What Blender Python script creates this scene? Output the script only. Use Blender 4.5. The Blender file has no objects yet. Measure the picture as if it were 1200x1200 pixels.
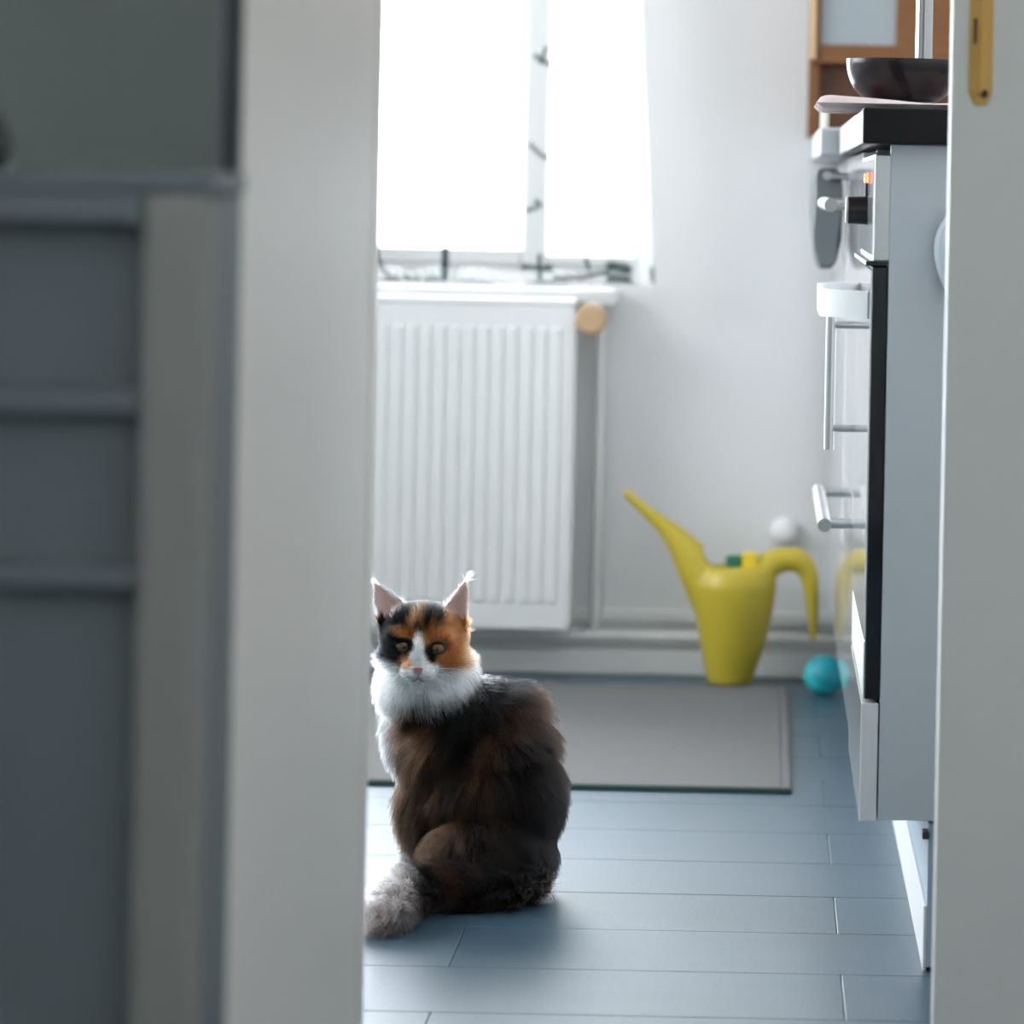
import bpy, bmesh, math, random
import numpy as np
from mathutils import Vector, Matrix, noise as mnoise
from mathutils.kdtree import KDTree
from mathutils.bvhtree import BVHTree
random.seed(7); rng = np.random.default_rng(7)
S = bpy.context.scene; COL = S.collection

# ------------------------------------------------------------------ camera
F, CX, CY, HC, ROLL = 5000.0, 898.0, 224.0, 0.81, 0.02      # focal length in px of a 1200 px frame
cam_d = bpy.data.cameras.new('camera'); cam = bpy.data.objects.new('camera', cam_d); COL.objects.link(cam)
n = math.hypot(1, ROLL)
R = Vector((1, 0, ROLL)) / n; U = Vector((-ROLL, 0, 1)) / n; B = Vector((0, -1, 0))
M4 = Matrix((R, U, B)).transposed().to_4x4(); M4.translation = (0, 0, HC)
cam.matrix_world = M4
cam_d.sensor_width = 36; cam_d.lens = 36 * F / 1200
cam_d.shift_x = -(CX - 600) / 1200; cam_d.shift_y = -(600 - CY) / 1200
cam_d.clip_start = .05
cam_d.dof.use_dof = True; cam_d.dof.focus_distance = 4.74; cam_d.dof.aperture_fstop = 6.1
S.camera = cam
# ------------------------------------------------------------------ world, light, exposure
S.view_settings.view_transform = 'Standard'; S.view_settings.look = 'None'
S.view_settings.gamma = 1; S.view_settings.use_curve_mapping = False
S.view_settings.exposure = 0.8
w = bpy.data.worlds.new('sky'); S.world = w; w.use_nodes = True
bg = w.node_tree.nodes['Background']; bg.inputs[0].default_value = (.86, .93, 1.0, 1); bg.inputs[1].default_value = 8.0
def portal(loc, rot, sx, sy):
    d = bpy.data.lights.new('window_portal', 'AREA'); d.shape = 'RECTANGLE'; d.size = sx; d.size_y = sy
    d.cycles.is_portal = True
    o = bpy.data.objects.new('window_portal', d); COL.objects.link(o); o.location = loc; o.rotation_euler = rot
portal((-.48, 7.40, 1.4), (-math.pi/2, 0, 0), .6, 1.6)               # back window
portal((-1.22, 7.40, 1.15), (-math.pi/2, 0, 0), .9, 2.2)              # glazed balcony door beside it
portal((-2.16, 5.55, 1.6), (0, -math.pi/2, 0), 1.3, 1.7)             # added window in the kitchen's left wall, lighting the back wall
portal((-1.77, .325, 1.7), (0, -math.pi/2, 0), 1.5, 2.15)              # added hall window, lighting the door frame and cupboard

# ------------------------------------------------------------------ helpers
def at(px, py, Y):
    a = (px - CX) * Y / F; b = (CY - py) * Y / F
    return Vector((a - ROLL * b, Y, HC + b + ROLL * a))
WL = {}
def wl(o): return WL.get(o.name, Vector((0, 0, 0))) if o else Vector((0, 0, 0))
def new_mat(name, color, rough=.5, metal=0., spec=.5, bump=0., bscale=200., var=.04, vscale=6., coat=0.):
    m = bpy.data.materials.new(name); m.use_nodes = True; t = m.node_tree; N = t.nodes; b = N['Principled BSDF']
    b.inputs['Roughness'].default_value = rough; b.inputs['Metallic'].default_value = metal
    b.inputs['Specular IOR Level'].default_value = spec; b.inputs['Coat Weight'].default_value = coat
    tc = N.new('ShaderNodeTexCoord'); nz = N.new('ShaderNodeTexNoise'); nz.inputs['Scale'].default_value = vscale
    nz.inputs['Detail'].default_value = 4; t.links.new(tc.outputs['Object'], nz.inputs['Vector'])
    mx = N.new('ShaderNodeMix'); mx.data_type = 'RGBA'; t.links.new(nz.outputs['Fac'], mx.inputs['Factor'])
    c = Vector(color)
    mx.inputs['A'].default_value = (*(c * (1 - var)), 1); mx.inputs['B'].default_value = (*[min(1, x * (1 + var)) for x in c], 1)
    t.links.new(mx.outputs['Result'], b.inputs['Base Color'])
    if bump:
        n2 = N.new('ShaderNodeTexNoise'); n2.inputs['Scale'].default_value = bscale
        t.links.new(tc.outputs['Object'], n2.inputs['Vector'])
        bp = N.new('ShaderNodeBump'); bp.inputs['Strength'].default_value = bump; bp.inputs['Distance'].default_value = .001
        t.links.new(n2.outputs['Fac'], bp.inputs['Height']); t.links.new(bp.outputs['Normal'], b.inputs['Normal'])
    return m
def link_mesh(name, me, mat, parent=None, smooth=None):
    o = bpy.data.objects.new(name, me); COL.objects.link(o)
    if mat: me.materials.append(mat)
    if parent:
        o.parent = parent; WL[o.name] = wl(parent)
    return o
def obj(name, bm, mat, parent=None, smooth=False):
    """link a bmesh given in world coordinates as ONE object"""
    off = wl(parent)
    if off.length: bmesh.ops.translate(bm, verts=bm.verts, vec=-off)
    bmesh.ops.recalc_face_normals(bm, faces=bm.faces)
    me = bpy.data.meshes.new(name); bm.to_mesh(me); bm.free()
    if smooth:
        me.polygons.foreach_set('use_smooth', [True] * len(me.polygons))
        me.set_sharp_from_angle(angle=math.radians(38))
    return link_mesh(name, me, mat, parent)
def thing(name, label, cat, loc=(0, 0, 0), group=None):
    o = bpy.data.objects.new(name, None); COL.objects.link(o); o.empty_display_size = .05
    o.location = loc; WL[o.name] = Vector(loc); tag(o, label, cat, group); return o
def tag(o, label, cat, group=None, kind=None):
    o['label'] = label; o['category'] = cat
    if group: o['group'] = group
    if kind: o['kind'] = kind
    return o
def struct(o, label=None, cat=None):
    o['kind'] = 'structure'
    if label: o['label'] = label
    if cat: o['category'] = cat
    return o
def bx(x0, x1, y0, y1, z0, z1, bev=0., seg=2, bm=None):
    t = bmesh.new()
    bmesh.ops.create_cube(t, size=1)
    for v in t.verts:
        v.co = Vector((x0 + (v.co.x + .5) * (x1 - x0), y0 + (v.co.y + .5) * (y1 - y0), z0 + (v.co.z + .5) * (z1 - z0)))
    if bev: bmesh.ops.bevel(t, geom=t.edges[:], offset=bev, segments=seg, profile=.5, affect='EDGES')
    return merge(bm, t)
def merge(bm, t):
    if bm is None: return t
    me = bpy.data.meshes.new('tmp'); t.to_mesh(me); t.free(); bm.from_mesh(me); bpy.data.meshes.remove(me); return bm
def tube(pts, rad, seg=16, bm=None, cap=True):
    """swept round tube with a radius for each point"""
    if bm is None: bm = bmesh.new()
    pts = [Vector(p) for p in pts]
    if not hasattr(rad, '__len__'): rad = [rad] * len(pts)
    rings = []; prev = None
    for i, p in enumerate(pts):
        d = (pts[min(i + 1, len(pts) - 1)] - pts[max(i - 1, 0)]).normalized()
        if prev is None:
            a = d.cross(Vector((0, 0, 1)) if abs(d.z) < .9 else Vector((1, 0, 0))).normalized()
        else: a = (prev - d * prev.dot(d)).normalized()
        prev = a; b = d.cross(a)
        rings.append([bm.verts.new(p + (a * math.cos(2*math.pi*k/seg) + b * math.sin(2*math.pi*k/seg)) * rad[i]) for k in range(seg)])
    for i in range(len(rings) - 1):
        for k in range(seg):
            bm.faces.new((rings[i][k], rings[i][(k+1) % seg], rings[i+1][(k+1) % seg], rings[i+1][k]))
    if cap: bm.faces.new(rings[0]); bm.faces.new(rings[-1])
    return bm
def lathe(c, prof, seg=48, bm=None, axis='Z'):
    """prof: (radius, height) along the axis; ends at radius 0 close"""
    if bm is None: bm = bmesh.new()
    c = Vector(c); rings = []
    def P(r, h, k):
        ca, sa = r * math.cos(2*math.pi*k/seg), r * math.sin(2*math.pi*k/seg)
        return c + (Vector((ca, sa, h)) if axis == 'Z' else Vector((h, ca, sa)) if axis == 'X' else Vector((ca, h, sa)))
    for r, h in prof:
        rings.append([bm.verts.new(P(0, h, 0))] if r < 1e-6 else [bm.verts.new(P(r, h, k)) for k in range(seg)])
    for A, Bq in zip(rings, rings[1:]):
        for k in range(seg):
            k2 = (k + 1) % seg
            f = [A[k % len(A)], A[k2 % len(A)], Bq[k2 % len(Bq)], Bq[k % len(Bq)]]
            u = []
            for v in f:
                if v not in u: u.append(v)
            if len(u) > 2: bm.faces.new(u)
    return bm
def ellipsoid(c, r, bm=None, rot=None, u=24, v=16):
    t = bmesh.new(); bmesh.ops.create_uvsphere(t, u_segments=u, v_segments=v, radius=1)
    m = Matrix.Diagonal((*r, 1))
    if rot: m = rot.to_4x4() @ m
    m = Matrix.Translation(Vector(c)) @ m
    bmesh.ops.transform(t, matrix=m, verts=t.verts); return merge(bm, t)
def remeshed(bm, voxel, smooth_it, factor=.5, cutter=None):
    """fuse overlapping closed shells into one continuous surface; returns a Mesh"""
    me = bpy.data.meshes.new('fuse'); bm.to_mesh(me); bm.free()
    o = bpy.data.objects.new('fuse', me); COL.objects.link(o)
    r = o.modifiers.new('r', 'REMESH'); r.mode = 'VOXEL'; r.voxel_size = voxel; r.use_smooth_shade = True
    s = o.modifiers.new('s', 'SMOOTH'); s.iterations = smooth_it; s.factor = factor
    co = None
    if cutter:
        cm = bpy.data.meshes.new('cut'); cutter.to_mesh(cm); cutter.free(); co = bpy.data.objects.new('cut', cm); COL.objects.link(co)
        b = o.modifiers.new('b', 'BOOLEAN'); b.object = co; b.operation = 'DIFFERENCE'
    dg = bpy.context.evaluated_depsgraph_get(); dg.update()
    out = bpy.data.meshes.new_from_object(o.evaluated_get(dg))
    bpy.data.objects.remove(o)
    if co: bpy.data.objects.remove(co)
    out.materials.clear()
    return out

# ------------------------------------------------------------------ materials
M_wall = new_mat('white_plaster', (.80, .79, .78), .9, bump=.25, bscale=260, var=.02, vscale=3)
M_hallwall = new_mat('grey_green_wall', (.47, .51, .49), .9, bump=.2, bscale=260, var=.03)
M_ceil = new_mat('ceiling_paint', (.8, .8, .8), .95)
M_paint = new_mat('white_gloss_paint', (.80, .74, .66), .45, var=.02, vscale=4)
M_jamb = new_mat('offwhite_paint', (.87, .85, .79), .5, var=.02, vscale=4)
M_cup = new_mat('grey_painted_wood', (.125, .142, .147), .55, var=.05)
M_stile = new_mat('lit_grey_painted_wood', (.235, .22, .20), .55, var=.05)  # cupboard grey made lighter and warmer, the stiles' stronger light put into colour
M_rad = new_mat('radiator_enamel', (.82, .81, .79), .35, var=.01)
M_mull = new_mat('grey_window_paint', (.60, .60, .60), .5)
M_pipe = new_mat('pipe_paint', (.78, .77, .74), .5)
M_front = new_mat('glossy_white_front', (.82, .82, .82), .08, spec=.6, coat=.6, var=.01)
M_side = new_mat('white_melamine', (.55, .59, .62), .45, var=.02)
M_count = new_mat('black_laminate', (.006, .006, .007), .36, spec=.2, var=.2, vscale=30)
M_count2 = new_mat('pale_laminate', (.55, .56, .58), .4, var=.06, vscale=20)
M_steel = new_mat('brushed_steel', (.55, .55, .54), .28, metal=1, var=.06, vscale=40)
M_alu = new_mat('aluminium', (.62, .64, .63), .38, metal=1, var=.03)
M_black = new_mat('black_plastic', (.012, .012, .014), .3)
M_glassblk = new_mat('black_glass', (.006, .006, .008), .05, coat=.5)
M_brass = new_mat('brass', (.76, .45, .12), .45, metal=.4, var=.08, vscale=30)
M_dark = new_mat('dark_screw', (.06, .035, .02), .5)
M_yellow = new_mat('yellow_green_plastic', (.56, .425, .035), .38, var=.02)
M_yellow2 = new_mat('bright_yellow_plastic', (.85, .62, .03), .4)
M_green = new_mat('green_plastic', (.02, .18, .10), .5)
M_teal = new_mat('turquoise_rubber', (.03, .50, .52), .45)
M_teal2 = new_mat('dark_turquoise_rubber', (.01, .30, .36), .45)
M_white = new_mat('white_plastic', (.85, .85, .85), .4)
M_wood = new_mat('orange_brown_wood', (.19, .072, .018), .45, var=.3, vscale=12)
M_wood2 = new_mat('dark_brown_wood', (.10, .034, .010), .5, var=.3, vscale=12)
M_woodl = new_mat('lit_stile_wood', (.62, .40, .22), .55, var=.1)
M_frost = new_mat('frosted_pane', (.33, .36, .37), .35)
M_knobw = new_mat('beige_thermostat', (.55, .36, .20), .5)
M_towel = new_mat('grey_towel', (.15, .165, .165), .95, bump=.6, bscale=500)
M_whitecloth = new_mat('white_cloth', (.72, .77, .84), .95, bump=.6, bscale=400)
M_cream = new_mat('cream_wax', (.85, .82, .68), .5)
M_vase = new_mat('dark_green_glaze', (.02, .035, .03), .3)

def wood_fix(m):   # long grain
    N = m.node_tree.nodes; L = m.node_tree.links
    for x in N:
        if x.type == 'TEX_NOISE':
            mp = N.new('ShaderNodeMapping'); mp.inputs['Scale'].default_value = (1, 1, 9)
            tc = [q for q in N if q.type == 'TEX_COORD'][0]
            L.new(tc.outputs['Object'], mp.inputs['Vector']); L.new(mp.outputs['Vector'], x.inputs['Vector'])
wood_fix(M_wood); wood_fix(M_wood2)

# floor planks: grey-blue vinyl with fine grain
def floor_mat():
    m = new_mat('slate_blue_plank', (.034, .078, .112), .40, spec=.9, bump=.5, bscale=900, var=.22, vscale=5)
    N = m.node_tree.nodes; L = m.node_tree.links
    b = N['Principled BSDF']
    tc = [q for q in N if q.type == 'TEX_COORD'][0]
    g = N.new('ShaderNodeTexNoise'); g.inputs['Scale'].default_value = 420; g.inputs['Detail'].default_value = 3
    L.new(tc.outputs['Object'], g.inputs['Vector'])
    mr = N.new('ShaderNodeMapRange'); mr.inputs['From Min'].default_value = .3; mr.inputs['From Max'].default_value = .7
    mr.inputs['To Min'].default_value = .30; mr.inputs['To Max'].default_value = .44
    L.new(g.outputs['Fac'], mr.inputs['Value']); L.new(mr.outputs['Result'], b.inputs['Roughness'])
    mp = N.new('ShaderNodeMapping'); mp.inputs['Scale'].default_value = (.8, 7, 1)
    L.new(tc.outputs['Object'], mp.inputs['Vector'])
    for x in N:
        if x.type == 'TEX_NOISE' and x.inputs['Scale'].default_value == 5: L.new(mp.outputs['Vector'], x.inputs['Vector'])
    return m
M_floor = floor_mat()
M_sub = new_mat('dark_subfloor', (.03, .04, .045), .8)

def rug_mat():
    m = new_mat('flat_woven_grey', (.175, .17, .165), .95, spec=.1, bump=.8, bscale=300, var=.10, vscale=9)
    N = m.node_tree.nodes; L = m.node_tree.links
    tc = [q for q in N if q.type == 'TEX_COORD'][0]
    mp = N.new('ShaderNodeMapping'); mp.inputs['Scale'].default_value = (.4, 9, 1); L.new(tc.outputs['Object'], mp.inputs['Vector'])
    for x in N:
        if x.type == 'TEX_NOISE' and x.inputs['Scale'].default_value == 9: L.new(mp.outputs['Vector'], x.inputs['Vector'])
    return m
M_rug = rug_mat()
M_rugedge = new_mat('rug_edge_shadow', (.04, .075, .06), .9)  # colour of the painted shadow at the rug's near edge

def glass_mat():
    m = bpy.data.materials.new('window_glass'); m.use_nodes = True; t = m.node_tree; N = t.nodes; N.remove(N['Principled BSDF'])
    out = N['Material Output']; tr = N.new('ShaderNodeBsdfTransparent'); gl = N.new('ShaderNodeBsdfGlossy'); gl.inputs['Roughness'].default_value = .02
    fr = N.new('ShaderNodeFresnel'); fr.inputs['IOR'].default_value = 1.3
    mx = N.new('ShaderNodeMixShader'); t.links.new(fr.outputs[0], mx.inputs[0]); t.links.new(tr.outputs[0], mx.inputs[1]); t.links.new(gl.outputs[0], mx.inputs[2])
    t.links.new(mx.outputs[0], out.inputs[0]); return m
M_glass = glass_mat()
def emit(name, c, s):
    m = bpy.data.materials.new(name); m.use_nodes = True; b = m.node_tree.nodes['Principled BSDF']
    b.inputs['Base Color'].default_value = (*c, 1); b.inputs['Emission Color'].default_value = (*c, 1); b.inputs['Emission Strength'].default_value = s; return m
M_led = emit('orange_display_digit', (.9, .26, .01), .38)

# ------------------------------------------------------------------ the shell
WY = 7.14                                       # back wall
KL, KR = -2.0, .70                              # kitchen side walls
def wall(name, boxes, mat):
    bm = None
    for b in boxes: bm = bx(*b, bm=bm)
    return struct(obj(name, bm, mat))
wx0, wx1, wz0, wz1 = -.700, -.212, .645, 2.15
dx0, dx1 = -1.68, -.708                          # glazed balcony door, hidden behind the open leaf
wall('wall_back', [(KL-.15, dx0, WY, WY+.25, 0, 2.6), (dx1, wx0, WY, WY+.25, 0, 2.6), (dx0, dx1, WY, WY+.25, 2.2, 2.6), (dx0, dx1, WY, WY+.25, 0, .02), (wx1, KR+.15, WY, WY+.25, 0, 2.6), (wx0, wx1, WY, WY+.25, 0, wz0), (wx0, wx1, WY, WY+.25, wz1, 2.6)], M_wall)
wall('wall_right', [(KR, KR+.15, 4.08, WY, 0, 2.6)], M_wall)
by0, by1, bz0, bz1 = 4.7, 6.4, .95, 2.25        # unseen window added in the left wall for its light
wall('wall_left', [(KL-.15, KL, 3.62, by0, 0, 2.6), (KL-.15, KL, by1, WY, 0, 2.6), (KL-.15, KL, by0, by1, 0, bz0), (KL-.15, KL, by0, by1, bz1, 2.6)], M_wall)
hy0, hy1, hz0, hz1 = -.75, 1.4, .95, 2.45      # unseen hall window added left of the camera for its light
wall('wall_hall_left', [(-1.6, -.352, 3.62, 3.75, 0, 2.6), (KL, -1.6, 3.62, 3.75, 0, 2.6), (-1.75, -1.6, -1.6, hy0, 0, 2.6), (-1.75, -1.6, hy1, 3.62, 0, 2.6), (-1.75, -1.6, hy0, hy1, 0, hz0), (-1.75, -1.6, hy0, hy1, hz1, 2.6)], M_hallwall)
wall('wall_hall_right', [(1.25, 1.4, -1.6, 3.93, 0, 2.6)], M_wall)
wall('wall_front', [(-1.75, 1.4, -1.75, -1.6, 0, 2.6)], M_hallwall)
wall('wall_kitchen_entry', [(.19, 1.4, 3.93, 4.08, 0, 2.6), (-.352, .19, 3.93, 4.08, 2.05, 2.6)], M_wall)
struct(obj('ceiling', bx(-2.2, 1.45, -1.75, 7.4, 2.6, 2.7), M_ceil))
# floor: a dark subfloor that carries one object for every plank
floor = struct(obj('floor', bx(-2.2, 1.45, -1.75, WY + .25, -.06, -.012), M_sub))
PW, PL, GAP = .2425, .81, .0011
base_me = None; nrow = 0
row0 = 4.42 - 16 * PW
for r in range(0, 28):
    y0 = row0 + r * PW
    if y0 > WY: break
    if y0 < 2.2: continue
    off = .094 if (r - 16) % 2 else -.312
    k0 = math.floor((KL - off) / PL)
    for k in range(k0, k0 + 5):
        x0 = off + k * PL
        if x0 > 1.2: continue
        if base_me is None:
            t = bx(0, PL - GAP, 0, PW - GAP, -.012, 0, bev=.0008, seg=1)
            base_me = bpy.data.meshes.new('plank'); t.to_mesh(base_me); t.free(); base_me.materials.append(M_floor)
        o = bpy.data.objects.new('plank', base_me); COL.objects.link(o); o.parent = floor
        o.location = (x0, y0, random.uniform(-.0002, .0002))
struct(obj('floor_hall', bx(-1.6, 1.25, -1.6, row0 + (math.ceil((2.2 - row0) / PW)) * PW, -.012, 0), M_floor))

# baseboard at the back wall: low board, heating pipe above it, thin upper moulding
def zb(py, Y=7.1): return HC + (CY - py) * Y / F + ROLL * (-.2)
bb = struct(obj('baseboard_back', bx(KL, KR, WY - .030, WY, 0, .040, bev=.003), M_pipe))
obj('moulding', bx(KL, KR, WY - .012, WY, .085, .106, bev=.004), M_pipe, bb)
hp = thing('heating_pipe', 'white painted heating pipe running along the foot of the back wall', 'pipe', (-.5, WY - .02, .062))
obj('pipe_run', tube([(KL + .02, WY - .022, .062), (KR - .02, WY - .022, .062)], .010), M_pipe, hp)
vx = at(700, 600, 7.12).x
obj('riser', tube([(vx, WY - .022, .068), (vx, WY - .022, .55), (vx, WY - .03, .585), (vx - .02, WY - .045, .597)], .0075), M_pipe, hp)

# window 1 in the back wall
win = struct(obj('window_1', bx(wx0, wx1, 7.24, 7.30, wz0, wz0 + .035, bev=.006, bm=bx(wx0, wx1, 7.24, 7.30, wz1 - .06, wz1, bev=.006,
      bm=bx(wx0, wx0 + .03, 7.24, 7.30, wz0, wz1, bev=.006, bm=bx(wx1 - .012, wx1, 7.24, 7.30, wz0, wz1, bev=.006)))), M_mull))
ma, mb = -.412, -.370
obj('mullion', bx(ma, mb, 7.225, 7.30, wz0 + .012, wz1 - .05, bev=.008), M_mull, win)
obj('casement_rail', bx(wx0 + .028, ma, 7.23, 7.295, wz0 + .033, wz0 + .058, bev=.005), M_mull, win)
obj('casement_rail', bx(mb, wx1 - .012, 7.23, 7.295, wz0 + .033, wz0 + .050, bev=.005), M_mull, win)
for a, b in ((wx0 + .028, ma), (mb, wx1 - .012)):
    obj('pane', bx(a, b, 7.268, 7.272, wz0 + .034, wz1 - .055), M_glass, win)
struct(obj('window_sill', bx(wx0 - .02, -.245, 7.085, 7.24, .612, .642, bev=.008), M_rad), 'white window sill above the radiator')
bpy.data.objects['window_sill'].name = 'trim_2'
bd0 = struct(obj('door_2', bx(dx0, dx0+.08, 7.24, 7.30, .02, 2.2, bev=.004, bm=bx(dx1-.05, dx1, 7.24, 7.30, .02, 2.2, bev=.004, bm=bx(dx0+.08, dx1-.05, 7.24, 7.30, 2.12, 2.2, bev=.004, bm=bx(dx0+.08, dx1-.05, 7.24, 7.30, .02, .12, bev=.004)))), M_rad))
obj('pane', bx(dx0+.075, dx1-.045, 7.268, 7.272, .115, 2.125), M_glass, bd0)
# windows added out of view for their light: kitchen's left wall and hall
bd = struct(obj('added_window_2', bx(KL-.09, KL-.03, by0, by0+.07, bz0, bz1, bm=bx(KL-.09, KL-.03, by1-.07, by1, bz0, bz1, bm=bx(KL-.09, KL-.03, by0, by1, bz1-.08, bz1, bm=bx(KL-.09, KL-.03, by0, by1, bz0, bz0+.1)))), M_rad))
obj('pane', bx(KL-.062, KL-.058, by0+.06, by1-.06, bz0+.09, bz1-.07), M_glass, bd)  # pane of the added kitchen window
hw = struct(obj('added_window_3', bx(-1.70, -1.64, hy0, hy0+.05, hz0, hz1, bm=bx(-1.70, -1.64, hy1-.05, hy1, hz0, hz1, bm=bx(-1.70, -1.64, hy0, hy1, hz1-.05, hz1, bm=bx(-1.70, -1.64, hy0, hy1, hz0, hz0+.05)))), M_rad))
obj('pane', bx(-1.672, -1.668, hy0+.04, hy1-.04, hz0+.04, hz1-.04), M_glass, hw)  # pane of the added hall window

# open door leaf on the left, seen along its face; rebated lip at the free end
d1 = struct(obj('door_1', bx(-.3400, -.3275, 2.667, 3.60, .008, 2.0, bev=.0015), M_paint))
# near edge of the leaf, its shade painted as a dark strip
obj('edge_shade_strip', bx(-.3402, -.3285, 2.662, 2.667, .008, 2.0, bev=.0008), new_mat('dark_edge_shade', (.035, .045, .045), .7), d1)['label'] = 'dark strip painted as edge shade'
obj('hinge_edge', bx(-.347, -.3262, 3.545, 3.603, .008, 2.0, bev=.004), M_paint, d1)
# door frame on the right with rebate and brass strike plate
fr = bx(.1678, .40, 3.915, 3.955, 0, 2.05, bev=.0015)
t1 = struct(obj('trim_1', fr, M_jamb))
bm = bmesh.new()
zs0 = .893
prof = [(.1835, 3.9155), (.1838, 3.9125), (.1945, 3.9075), (.2052, 3.9125), (.2055, 3.9155)]
loops = []
for z, ins in ((zs0, .004), (zs0 + .012, 0), (1.12, 0)):
    loops.append([bm.verts.new((.1945 + (x - .1945) * (1 - ins * 110), y + (ins * .6 if 0 < i < 4 else 0), z)) for i, (x, y) in enumerate(prof)])
for a, b in zip(loops, loops[1:]):
    for i in range(5): bm.faces.new((a[i], a[(i+1) % 5], b[(i+1) % 5], b[i]))
bm.faces.new(loops[0]); bm.faces.new(loops[-1])
sp = obj('strike_plate', bm, M_brass, t1)
sp['label'] = 'brass strike plate'
obj('latch_slot', bx(.1872, .1900, 3.9085, 3.9110, .949, .972), M_dark, sp)
obj('screw', lathe((.1965, 3.9098, .9035), [(0, -.0018), (.0022, -.0018), (.0048, .0), (.0048, .003)], seg=16, axis='Y'), M_dark, sp)

# ------------------------------------------------------------------ radiator
RY = 7.0                                        # front face
rad = thing('radiator', 'white ribbed panel radiator mounted below the curtained window', 'radiator', (-.75, RY + .05, .1))
rx0, rx1 = -.690, at(668, 550, RY).x
rzt, rzb = at(600, 357, RY).z, at(600, 738, RY).z
bm = bx(rx0, rx1, RY + .002, RY + .018, rzb, rzt, bev=.004)
obj('front_panel', bm, M_rad, rad)
bm = None
k = 0; x = rx1 - .018
while x > rx0 + .02:
    bm = bx(x - .0165, x, RY - .0015, RY + .006, rzb + .045, rzt - .036, bev=.003, bm=bm); x -= .0237
obj('rib', bm, M_rad, rad)['kind'] = 'stuff'
obj('side_cover', bx(rx1 - .002, rx1 + .004, RY + .004, RY + .09, rzb + .006, rzt - .004, bev=.0015), M_rad, rad)
obj('top_grille', bx(rx0, rx1 + .004, RY + .0, RY + .092, rzt - .002, rzt + .010, bev=.004), M_rad, rad)
obj('back_panel', bx(rx0, rx1, RY + .074, RY + .09, rzb, rzt, bev=.004), M_rad, rad)
obj('bracket', bx(-.5, -.46, RY + .088, WY - .001, rzb + .1, rzt - .1), M_rad, rad)
kc = at(693, 374, RY + .03)
val = obj('valve', tube([(rx1 + .003, kc.y, kc.z), (kc.x - .012, kc.y, kc.z)], .009), M_dark, rad)
kb = obj('thermostat_knob', lathe((kc.x, kc.y, kc.z), [(0, -.029), (.020, -.029), (.0255, -.024), (.026, .0), (.023, .018), (.014, .022), (0, .022)], axis='Y', seg=32), M_knobw, rad, True)
kb['label'] = 'beige round thermostat knob'

# ------------------------------------------------------------------ curtain with a dark twig print
def curtain_mat():
    m = bpy.data.materials.new('sheer_printed_curtain'); m.use_nodes = True; t = m.node_tree; N = t.nodes; N.remove(N['Principled BSDF']); L = t.links
    at_ = N.new('ShaderNodeAttribute'); at_.attribute_name = 'print'
    mx = N.new('ShaderNodeMix'); mx.data_type = 'RGBA'; mx.inputs['A'].default_value = (.93, .93, .91, 1); mx.inputs['B'].default_value = (.05, .09, .08, 1)
    L.new(at_.outputs['Fac'], mx.inputs['Factor'])
    wv = N.new('ShaderNodeTexNoise'); wv.inputs['Scale'].default_value = 700
    tr = N.new('ShaderNodeBsdfTransparent'); L.new(mx.outputs['Result'], tr.inputs[0])
    tl = N.new('ShaderNodeBsdfTranslucent'); L.new(mx.outputs['Result'], tl.inputs[0])
    df = N.new('ShaderNodeBsdfDiffuse'); L.new(mx.outputs['Result'], df.inputs[0])
    a = N.new('ShaderNodeMixShader'); a.inputs[0].default_value = .4; L.new(tl.outputs[0], a.inputs[1]); L.new(df.outputs[0], a.inputs[2])
    mr = N.new('ShaderNodeMapRange'); mr.inputs['To Min'].default_value = .06; mr.inputs['To Max'].default_value = .11; L.new(wv.outputs['Fac'], mr.inputs['Value'])
    dn_ = N.new('ShaderNodeAttribute'); dn_.attribute_name = 'hem'; ad = N.new('ShaderNodeMath'); ad.operation = 'MULTIPLY_ADD'; ad.inputs[1].default_value = .42; ad.use_clamp = True
    L.new(dn_.outputs['Fac'], ad.inputs[0]); L.new(mr.outputs[0], ad.inputs[2])
    b = N.new('ShaderNodeMixShader'); L.new(ad.outputs[0], b.inputs[0]); L.new(tr.outputs[0], b.inputs[1]); L.new(a.outputs[0], b.inputs[2])
    L.new(b.outputs[0], N['Material Output'].inputs[0]); return m
M_cur = curtain_mat()
CYD = 7.012
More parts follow.
